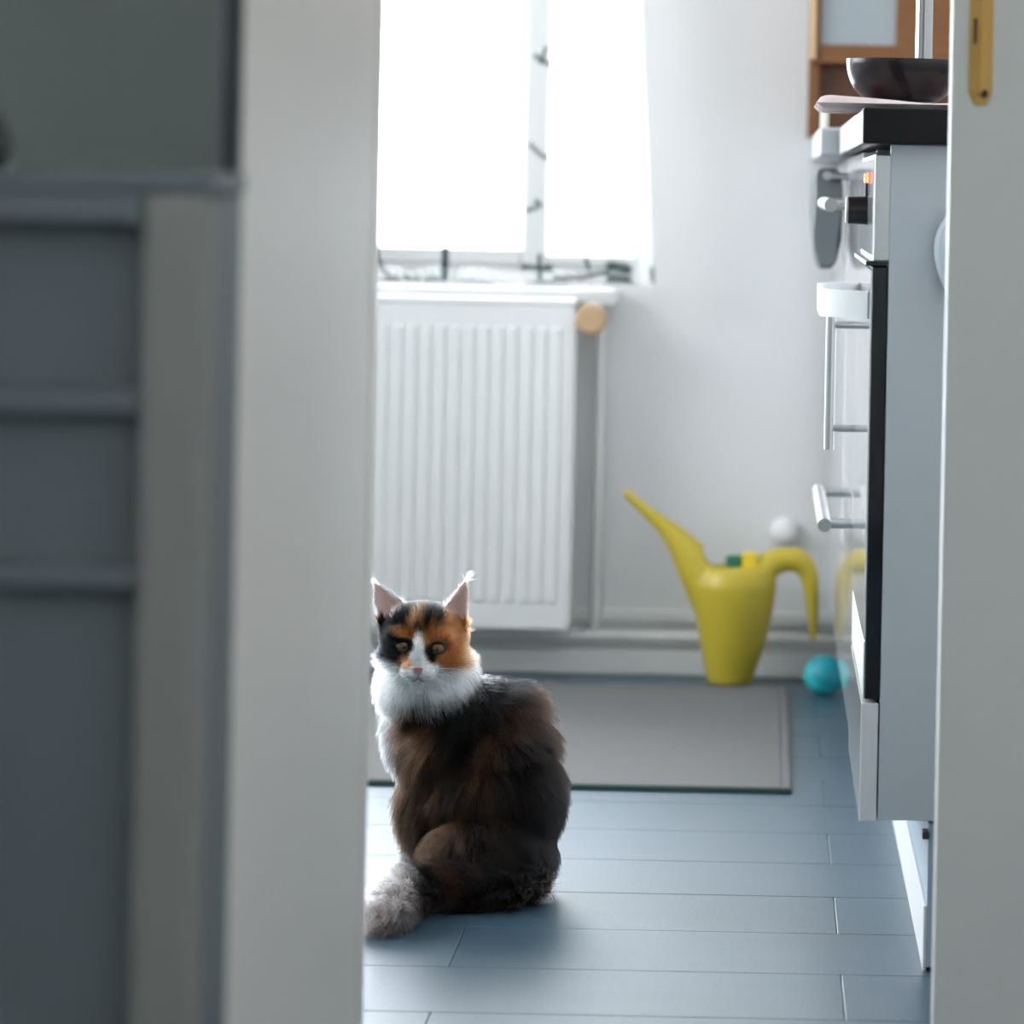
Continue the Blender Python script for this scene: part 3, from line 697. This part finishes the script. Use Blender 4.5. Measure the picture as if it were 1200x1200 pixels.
for p in TP: p.z = max(p.z, .018)
tube(TP, [r / SP for r in TR], seg=20, bm=bm)
# ears: thick concave shells
EARS = {'left': ((447, 746), (482, 714), (437, 682), -.045, (-.62, -.75)), 'right': ((516, 718), (547, 742), (547, 680), -.045, (.12, -1.0))}
def ear(bm, A, Bp, T, dy, facing):
    A, Bp, T = C(*A, dy), C(*Bp, dy), C(*T, dy + .012)
    up = ((A + Bp) / 2 - T); nrm = Vector((facing[0], facing[1], .15)).normalized(); nu, nv = 14, 14
    G = []
    for side in (0, 1):
        g = []
        for j in range(nv + 1):
            t = j / nv; w_ = (1 - t) ** .75
            row = []
            for i in range(nu + 1):
                s = i / nu * 2 - 1
                p = (A + (Bp - A) * (i / nu)) * 1.0
                base = (A + Bp) / 2
                c = base + (T - base) * t
                p = c + (Bp - A) * .5 * s * max(w_, .04)
                cup = (1 - s * s) * .017 * (1 - t * .8)                    # hollow faces forward, so the middle sits back
                p = p - nrm * cup + nrm * .004
                if side: p = p - nrm * .0055
                row.append(p)
            g.append(row)
        G.append(g)
    for side in (0, 1): G[side] = [[bm.verts.new(p) for p in r] for r in G[side]]
    a, b = G
    for j in range(nv):
        for i in range(nu):
            bm.faces.new((a[j][i], a[j][i+1], a[j+1][i+1], a[j+1][i])); bm.faces.new((b[j][i], b[j+1][i], b[j+1][i+1], b[j][i+1]))
        bm.faces.new((a[j][0], a[j+1][0], b[j+1][0], b[j][0])); bm.faces.new((a[j][nu], b[j][nu], b[j+1][nu], a[j+1][nu]))
    for i in range(nu):
        bm.faces.new((a[0][i], b[0][i], b[0][i+1], a[0][i+1])); bm.faces.new((a[nv][i], a[nv][i+1], b[nv][i+1], b[nv][i]))
    bmesh.ops.recalc_face_normals(bm, faces=bm.faces); return bm
earb = bmesh.new()
for e in EARS.values(): earb = ear(earb, *e)
bm = merge(bm, earb)
cme = remeshed(bm, .0024, 9, .5)
nv = len(cme.vertices); V = np.zeros(nv * 3, np.float32); cme.vertices.foreach_get('co', V); V = V.reshape(-1, 3)
V[:, 2] = np.maximum(V[:, 2], .001); cme.vertices.foreach_set('co', V.reshape(-1)); cme.update()
NR = np.zeros(nv * 3, np.float32); cme.vertices.foreach_get('normal', NR); NR = NR.reshape(-1, 3)
bvh = BVHTree.FromPolygons([tuple(v) for v in V], [tuple(p.vertices) for p in cme.polygons])
PLANE = np.array((-.05, -.05, -.08, 0., -.20, -.06, -.05))
def to_px(P, reg):
    # the coat pattern is laid out on one flat plane for each region of the body
    k = F / (YC + PLANE[reg])
    return CX + (P[:, 0] + ROLL * (P[:, 2] - HC)) * k, CY - (P[:, 2] - HC - ROLL * P[:, 0]) * k
def px_persp(P):
    k = F / P[:, 1]
    return CX + (P[:, 0] + ROLL * (P[:, 2] - HC)) * k, CY - (P[:, 2] - HC - ROLL * P[:, 0]) * k
def region(P):
    best = np.full(len(P), 1e9); reg = np.zeros(len(P), int)
    for ri, nm in enumerate(('body', 'neck', 'head', 'leg')):
        for b in BALLS[nm]:
            c = np.array(C(*b[:3])); r = np.array((b[3] / SP, b[5], b[4] / SP))
            d = (np.linalg.norm((P - c) / r, axis=1) - 1) * r.min()
            m = d < best; best[m] = d[m]; reg[m] = ri
    def seg(pts, rad, ri, bias=0):
        for (p, q, r1, r2) in zip(pts, pts[1:], rad, rad[1:]):
            p = np.array(p); q = np.array(q); d = q - p; t = np.clip(((P - p) @ d) / (d @ d), 0, 1)
            dd = np.linalg.norm(P - p - t[:, None] * d, axis=1) - (r1 + (r2 - r1) * t) - bias
            m = dd < best; best[m] = dd[m]; reg[m] = ri
    for leg in FORE: seg([C(*p) for p in leg], [20/SP, 15/SP, 12/SP, 12/SP], 3)
    seg(TP, [r / SP for r in TR], 4, .003)
    for k, (A, Bp, T, dy, f) in enumerate(EARS.values()):
        A, Bp, T = (np.array(C(*q, dy)) for q in (A, Bp, T)); base = (A + Bp) / 2
        t = (P - base) @ (T - base) / ((T - base) @ (T - base))
        dist = np.linalg.norm((P - base - t[:, None] * (T - base)), axis=1)
        m = (t > .12) & (dist < .020) & ((reg == 2)) & (P[:, 2] > float(C(500, 722).z))
        reg[m] = 5 + k
    return reg
def sm(x, a, b):
    t = np.clip((x - a) / (b - a), 0, 1); return t * t * (3 - 2 * t)
def ell(u, v, cx, cy, rx, ry, soft=.25, ang=0.):
    c, s = math.cos(ang), math.sin(ang); x, y = u - cx, v - cy; X, Y = (x * c + y * s) / rx, (-x * s + y * c) / ry
    return 1 - sm(np.sqrt(X * X + Y * Y), 1 - soft, 1 + soft)
WHITE = np.array((.72, .72, .71)); BLACK = np.array((.005, .005, .0055)); DBR = np.array((.018, .010, .006)); BR = np.array((.062, .026, .012))
ORG = np.array((.30, .11, .036)); LORG = np.array((.46, .25, .13)); BEI = np.array((.50, .37, .27)); PINK = np.array((.66, .46, .42)); GRY = np.array((.33, .29, .28))
def coat(P, reg):
    u, v = to_px(P, reg)
    n1 = np.array([mnoise.noise(Vector((a * .030, b * .012, c * 25))) for a, b, c in zip(u, v, P[:, 1])])
    n2 = np.array([mnoise.noise(Vector((a * .075 + 9, b * .03, c * 40))) for a, b, c in zip(u, v, P[:, 1])])
    c = np.zeros((len(P), 3))
    def put(m, col):
        nonlocal c
        m = np.clip(m, 0, 1)[:, None]; c = c * (1 - m) + col * m
    # trunk: black with brown brindle, browner on the left flank
    put(np.ones(len(P)), DBR * .7)
    put(sm(n1 + .35 * n2, -.05, .35) * .9 * (1 - sm(u, 555, 620)), BR)
    put(sm(n1 + .5 * n2, .12, .4) * .5 * sm(u, 555, 600), BR * .8)
    put(ell(u, v, 478, 866, 32, 38, .5) * .9, BR * 1.9)
    put(ell(u, v, 480, 868, 7, 26, .5) * .6, BLACK)
    put(ell(u, v, 505, 955, 38, 30, .5) * .7 * sm(n2, 0, .2), BR * 1.5)
    put(ell(u, v, 625, 945, 50, 100, .35) * .75, BLACK)
    put(ell(u, v, 556, 815, 42, 26, .3), BLACK)
    put(ell(u, v, 520, 838, 36, 12, .4), BLACK)
    put(ell(u, v, 640, 823, 40, 22, .5) * (P[:, 1] > YC + .05) * .6, GRY)  # pale hairs on the upper back, their backlit rim put into the colour
    put(ell(u, v, 443, 880, 20, 90, .4), WHITE)                       # chest edge
    put(ell(u, v, 652, 1050, 14, 9, .4) * (reg == 3), WHITE)
    put((reg == 3) * (u < 530) * .9, WHITE)
    # bib and ruff
    bib = ell(u, v, 487, 801, 66, 27, .2) * (P[:, 1] < YC + .04) * ((reg == 1) | (reg == 2) | ((reg == 0) & (u < 560)))
    put(bib, WHITE)
    put(ell(u, v, 498, 826, 4, 16, .5, -.3) * .8, BLACK)
    hd = (reg == 2) | (reg >= 5)
    h = hd.astype(float)
    put(h, ORG)
    n3 = np.array([mnoise.noise(Vector((a * .16, b * .035, 3))) for a, b in zip(u, v)])
    put(h * sm(n3, -.08, .2) * .8 * (1 - sm(v, 738, 765)), BLACK * 2)
    put(h * sm(n3, -.05, -.35) * .6, LORG)
    put(h * sm(n2, -.1, .3) * .4, BR * 1.6)
    put(h * ell(u, v, 532, 758, 32, 28, .4), ORG * 1.05)
    put(h * ell(u, v, 556, 780, 15, 32, .5), BEI)
    put(h * ell(u, v, 451, 754, 23, 30, .2), BLACK * 1.3)              # dark side of the face
    put(h * ell(u, v, 462, 728, 26, 14, .3), BLACK)
    put(h * ell(u, v, 462, 714, 24, 16, .3, .5), BLACK); put(h * ell(u, v, 510, 722, 7, 16, .4), BLACK * 1.5)
    put(h * ell(u, v, 495, 708, 30, 13, .35) * sm(n3, -.35, -.05), BLACK * 1.4)
    put(h * ell(u, v, 502, 722, 8, 20, .35), BLACK * 1.3)
    put(h * ell(u, v, 484, 728, 5, 10, .45, .4), LORG * .8)
    put(h * ell(u, v, 490, 740, 4, 8, .5), BLACK * 1.5)
    put(h * ell(u, v, 476, 742, 14, 6, .4), ORG)
    put(h * ell(u, v, 505, 742, 5, 12, .4), ORG)
    put(h * ell(u, v, 515, 712, 6, 8, .5), BLACK * 1.5)
    # white blaze, muzzle, cheeks
    put(h * ell(u, v, 490, 768, 7.5 + .16 * np.clip(v - 755, 0, 30), 27, .2), WHITE)
    put(h * ell(u, v, 492, 788, 24, 13, .25), WHITE)
    put(h * sm(v + .06 * np.abs(u - 490), 784, 794), WHITE)
    put(h * ell(u, v, 446, 799, 28, 21, .25), WHITE)
    put(h * ell(u, v, 476, 777, 8, 7, .4), LORG)
    put(h * ell(u, v, 504, 768, 5, 11, .3, -.45), BLACK)                 # dark patch under the eye
    put(h * ell(u, v, 473, 757, 13, 9.5, .2), BLACK * 1.3); put(h * ell(u, v, 512, 760, 11, 8, .2), BLACK * 2)
    put(h * ell(u, v, 562, 798, 12, 18, .4), BEI)
    # tail: dark, greyish white fluff towards the tip
    tl = (reg == 4).astype(float)
    put(tl, BLACK); put(tl * sm(n2, 0, .3) * .6, BR)
    put(tl * (1 - sm(u, 458, 490)) , GRY * 1.6); put(tl * (1 - sm(u, 470, 490)) * sm(v, 1060, 1080), np.array((.045, .026, .022)))
    put(tl * ell(u, v, 455, 1062, 9, 8, .4) * .7, np.array((.22, .10, .07)))
    # ears: pinkish inside, black / orange outside
    for k in (5, 6):
        m = (reg == k).astype(float)
        put(m, (BLACK if k == 5 else ORG * .6)); 
    return c
regv = region(V)
colv = coat(V, regv)
inner = np.zeros(nv, bool)
for k, e in zip((5, 6), EARS.values()):
    f = np.array((e[4][0], e[4][1], .15)); f /= np.linalg.norm(f)
    inner |= (regv == k) & ((NR @ f) > .45)
colv[inner] = PINK
at_ = cme.color_attributes.new('coat', 'FLOAT_COLOR', 'POINT')
at_.data.foreach_set('color', np.c_[colv, np.ones(nv)].astype(np.float32).reshape(-1))
Vl = V - np.array(wl(cat)); cme.vertices.foreach_set('co', Vl.astype(np.float32).reshape(-1))
cme.polygons.foreach_set('use_smooth', [True] * len(cme.polygons))
mb_ = bpy.data.materials.new('cat_skin'); mb_.use_nodes = True; t = mb_.node_tree
a_ = t.nodes.new('ShaderNodeAttribute'); a_.attribute_name = 'coat'; t.links.new(a_.outputs['Color'], t.nodes['Principled BSDF'].inputs['Base Color'])
t.nodes['Principled BSDF'].inputs['Roughness'].default_value = .85; t.nodes['Principled BSDF'].inputs['Specular IOR Level'].default_value = .15
body = link_mesh('body', cme, mb_, cat)
# ---- face details found on the surface
def surf(px, py, yfrom=4.3):
    p0 = Vector((0, 0, HC)); d = (at(px, py, YC) - p0).normalized()
    h = bvh.ray_cast(p0, d); return h[0], h[1]
M_eye = new_mat('amber_iris', (.15, .068, .012), .12, coat=.3, var=.3, vscale=300)
M_pup = new_mat('pupil', (.003, .003, .003), .05, coat=1.)
M_lid = new_mat('eye_rim', (.008, .007, .007), .5)
M_nose = new_mat('pink_nose', (.42, .19, .18), .45)
M_whisk = new_mat('white_whisker', (.85, .85, .85), .4)
def eye(px, py, tilt):
    p, _ = surf(px, py)
    c = p + Vector((0, .0036, 0)); r = .0086
    e = obj('eye', ellipsoid(c, (r, r * .85, r * .86), u=32, v=24), M_eye, cat, True)
    obj('pupil', ellipsoid(c + Vector((.0002, -r * .62, -.0002)), (.0027, r * .25, .0040), u=20, v=14), M_pup, e, True)
    pts = []
    for k in range(29):
        a = 2 * math.pi * k / 28; x = .0080 * math.cos(a); z = .0064 * math.sin(a) + tilt * x
        pts.append(c + Vector((x, -.0040 + .3 * abs(x) , z)))
    obj('eyelid', tube(pts, [.0016 + .0009 * max(0, math.sin(2 * math.pi * k / 28)) for k in range(29)], seg=10), M_lid, e, True)
    return c
eyeL = eye(473.5, 757, -.12); eyeR = eye(512, 759.5, .10)
pn, _ = surf(490, 786)
bm = bmesh.new()
npts = [(-.0068, .003), (-.0035, .0042), (0, .0045), (.0035, .0042), (.0068, .003), (.0045, -.0012), (.0012, -.0045), (-.0012, -.0045), (-.0045, -.0012)]
f0 = [bm.verts.new(pn + Vector((x, .002, z))) for x, z in npts]; f1 = [bm.verts.new(pn + Vector((x * .8, -.0026, z * .8))) for x, z in npts]
for i in range(9): bm.faces.new((f0[i], f0[(i+1) % 9], f1[(i+1) % 9], f1[i]))
bm.faces.new(f1); bm.faces.new(f0)
nose = obj('nose', bm, M_nose, cat, True); nose['label'] = 'pink nose'
bm = bmesh.new()
for pts in (((490, 790), (490, 795)), ((490, 795), (484, 798.5), (478, 797)), ((490, 795), (496, 798.5), (502, 797))):
    q = [surf(*p)[0] + Vector((0, -.0022, 0)) for p in pts]; tube(q, .0006, seg=8, bm=bm)
obj('mouth', bm, new_mat('mouth_line', (.26, .18, .18), .6), cat)
for (a, b, c) in (((481, 785), (460, 780), (438, 784)), ((480, 788), (458, 788), (436, 797)), ((482, 790), (462, 796), (444, 809)), ((499, 785), (522, 781), (548, 786)), ((500, 788), (524, 789), (550, 798)), ((499, 790), (518, 797), (540, 810))):
    p = surf(*a)[0]; q1 = C(*b, p.y - YC - .012); q2 = C(*c, p.y - YC + .004); pts = []
    for k in range(9):
        t_ = k / 8; pts.append(p * (1 - t_) ** 2 + q1 * 2 * t_ * (1 - t_) + q2 * t_ ** 2)
    obj('whisker', tube(pts, [.0003 * (1 - .8 * k / 8) for k in range(9)], seg=5), M_whisk, cat)
# ---- fur: one strand object, every strand grown from the body surface
cme.calc_loop_triangles(); nt = len(cme.loop_triangles)
T = np.zeros(nt * 3, np.int32); cme.loop_triangles.foreach_get('vertices', T); T = T.reshape(-1, 3)
ar = np.linalg.norm(np.cross(V[T[:, 1]] - V[T[:, 0]], V[T[:, 2]] - V[T[:, 0]]), axis=1)
dens = np.array([1.0, 1.3, 3.0, 1.0, 1.3, 2.0, 2.0])[regv[T[:, 0]]]
NH = 95000
tri = rng.choice(nt, NH, p=ar * dens / (ar * dens).sum())
r1 = np.sqrt(rng.random(NH)); r2 = rng.random(NH)
wgt = np.c_[1 - r1, r1 * (1 - r2), r1 * r2][:, :, None]
P = (V[T[tri]] * wgt).sum(1); Nn = (NR[T[tri]] * wgt).sum(1); Nn /= np.linalg.norm(Nn, axis=1)[:, None]
reg = region(P)
u, v = to_px(P, reg); up_, vp_ = px_persp(P)
keep = np.ones(NH, bool)
for (ex, ey) in ((473.5, 757), (512, 759.5)): keep &= ~((((up_ - ex) / 11.5) ** 2 + ((vp_ - ey) / 10) ** 2 < 1) & (Nn[:, 1] < 0))
keep &= ~((((up_ - 490) / 8) ** 2 + ((vp_ - 786.5) / 5.5) ** 2 < 1) & (Nn[:, 1] < 0))
keep &= P[:, 2] > .0025
P, Nn, reg, u, v, up_, vp_ = P[keep], Nn[keep], reg[keep], u[keep], v[keep], up_[keep], vp_[keep]; NH = len(P)
nosew = np.array(pn)
flow = np.zeros((NH, 3)); ln = np.zeros(NH); lift = np.zeros(NH)
side = np.clip((u - 565) / 110, -1, 1)
B0 = reg == 0
fx = .95 * sm(u, 545, 650) * (1 - .45 * sm(v, 850, 960)) - .5 * (1 - sm(u, 470, 575))
flow[B0] = np.c_[fx, .1 + 0 * side, -(.55 + .45 * sm(v, 830, 920))][B0]
hi = B0 & (v < 880) & (u > 560)
ln[B0] = .034; lift[B0] = .27
ln[hi] = .036; lift[hi] = .42
lowb = B0 & (v > 1025); ln[lowb] = .024
m = reg == 1; flow[m] = (np.c_[(u - 490) / 60, -.3 + 0 * u, -1 + 0 * u])[m]; ln[m] = .023; lift[m] = .42
m = reg == 2; q = P - nosew; q /= (np.linalg.norm(q, axis=1)[:, None] + 1e-6); q[:, 1] += .25
flow[m] = q[m]
dn = np.hypot(u - 490, v - 780)
hl = .0035 + .0085 * sm(dn, 14, 60)
cheek = sm(v, 760, 785) * sm(np.abs(u - 492), 26, 50)
hl = hl + .012 * cheek + .009 * sm(v, 795, 806)
ln[m] = hl[m]; lift[m] = (.30 + .3 * cheek)[m]
jaw = m & (v > 797); flow[jaw] = (np.c_[(u - 490) / 50, .1 + 0 * u, -1 + 0 * u])[jaw]
m = reg == 3; flow[m] = (0, 0, -1); ln[m] = .010; lift[m] = .35
m = reg == 4
tp = np.array([tuple(p) for p in TP]); best = np.full(NH, 1e9); tdir = np.zeros((NH, 3))
for a, b in zip(tp, tp[1:]):
    d = b - a; t_ = np.clip(((P - a) @ d) / (d @ d), 0, 1); dd = np.linalg.norm(P - a - t_[:, None] * d, axis=1)
    k = dd < best; best[k] = dd[k]; tdir[k] = d / np.linalg.norm(d)
flow[m] = tdir[m]; ln[m] = .030; lift[m] = .62
for k, e in zip((5, 6), EARS.values()):
    m = reg == k; base = (np.array(C(*e[0], e[3])) + np.array(C(*e[1], e[3]))) / 2; tip = np.array(C(*e[2], e[3]))
    d = (tip - base) / np.linalg.norm(tip - base); f = np.array((e[4][0], e[4][1], .15)); f /= np.linalg.norm(f)
    tt = ((P - base) @ d) / np.linalg.norm(tip - base)
    flow[m] = d; ln[m] = .006; lift[m] = .25
    top = m & (tt > .80); ln[top] = .017; lift[top] = .05
    ins = m & (Nn @ f > .4); ln[ins] = .007; lift[ins] = .25
    low = ins & (tt < .45); ln[low] = .014
flow += rng.normal(0, .16, (NH, 3))
tan = flow - Nn * (flow * Nn).sum(1)[:, None]; tan /= (np.linalg.norm(tan, axis=1)[:, None] + 1e-6)
D = tan * (1 - lift)[:, None] + Nn * lift[:, None]; D /= np.linalg.norm(D, axis=1)[:, None]
ln *= rng.uniform(.65, 1.25, NH)
end = tan * .92 + Nn * (lift * .35)[:, None]; end[:, 2] -= np.where((reg == 0) | (reg == 1), .25, .05); end /= np.linalg.norm(end, axis=1)[:, None]
# clumps: strand tips drawn to the nearest guide
ng = 5200; gi = rng.choice(NH, ng, replace=False); kd = KDTree(ng)
for i, g in enumerate(gi): kd.insert(P[g], i)
kd.balance()
near = gi[np.array([kd.find(p)[1] for p in P])]
K = 7; st = np.linspace(0, 1, K); pts = np.zeros((NH, K, 3))
for k in range(1, K):
    s = st[k]; pts[:, k] = P + ln[:, None] * (D * (s - .5 * s * s)[..., None] + end * (.5 * s * s)) if False else P + ln[:, None] * (D * (s - .5 * s * s) + end * (.5 * s * s))
pts[:, 0] = P - Nn * .0006
clump = np.where(reg == 2, .25, np.where(reg >= 5, .1, .62))
sameok = (reg[near] == reg)
for k in range(1, K):
    s = st[k]; f = (clump * s ** 1.4 * sameok)[:, None]
    rel = pts[near, k] - P[near]; sc_ = (ln / np.maximum(ln[near], 1e-5))[:, None]
    tgt = P[near] + rel * np.clip(sc_, .5, 1.5)
    pts[:, k] = pts[:, k] * (1 - f) + tgt * f
pts[:, 1:] += rng.normal(0, .0004, (NH, K - 1, 3)) * (ln / .03)[:, None, None]
pts[:, :, 2] = np.maximum(pts[:, :, 2], .0012)
jit = P.copy(); jit[:, 0] += rng.normal(0, .0016, NH) * np.where(reg == 2, .7, 2.0); jit[:, 2] += rng.normal(0, .0016, NH) * np.where(reg == 2, .8, 2.5)
colh = coat(jit, reg) * np.where(reg == 2, rng.uniform(.45, 1.45, NH), rng.uniform(.75, 1.2, NH))[:, None]
gt = np.where(rng.random(NH) < .5, .35, 1.35)[near][:, None]
colh[reg == 0] *= .8
colh *= np.where((reg == 0) | (reg == 4), 1, 0)[:, None] * (gt - 1) + 1
for k, e in zip((5, 6), EARS.values()):
    f = np.array((e[4][0], e[4][1], .15)); f /= np.linalg.norm(f)
    ins = (reg == k) & (Nn @ f > .4); colh[ins] = np.array((.62, .50, .45))
    base = (np.array(C(*e[0], e[3])) + np.array(C(*e[1], e[3]))) / 2; tip = np.array(C(*e[2], e[3]))
    tt = ((P - base) @ (tip - base)) / ((tip - base) @ (tip - base)); colh[(reg == k) & (tt > .8)] = BEI
rad_ = np.where(reg == 2, .00019, np.where(reg >= 5, .00015, .00026))[:, None] * (1 - .82 * st[None, :] ** 1.5)
hc = bpy.data.hair_curves.new('fur'); hc.add_curves([K] * NH)
hc.attributes['position'].data.foreach_set('vector', (pts - np.array(wl(cat))).astype(np.float32).reshape(-1))
(hc.attributes.get('radius') or hc.attributes.new('radius', 'FLOAT', 'POINT')).data.foreach_set('value', rad_.astype(np.float32).reshape(-1))
ca = hc.attributes.new('hair_color', 'FLOAT_COLOR', 'CURVE'); ca.data.foreach_set('color', np.c_[np.clip(colh, .0015, .95), np.ones(NH)].astype(np.float32).reshape(-1))
mh = bpy.data.materials.new('calico_fur'); mh.use_nodes = True; t = mh.node_tree; t.nodes.remove(t.nodes['Principled BSDF'])
a_ = t.nodes.new('ShaderNodeAttribute'); a_.attribute_name = 'hair_color'
hb = t.nodes.new('ShaderNodeBsdfHairPrincipled'); hb.parametrization = 'COLOR'
hb.inputs['Roughness'].default_value = .35; hb.inputs['Radial Roughness'].default_value = .45; hb.inputs['Coat'].default_value = 0; hb.inputs['IOR'].default_value = 1.3
t.links.new(a_.outputs['Color'], hb.inputs['Color']); t.links.new(hb.outputs[0], t.nodes['Material Output'].inputs[0])
hc.materials.append(mh)
fur = bpy.data.objects.new('fur', hc); COL.objects.link(fur); fur.parent = cat; fur['kind'] = 'stuff'
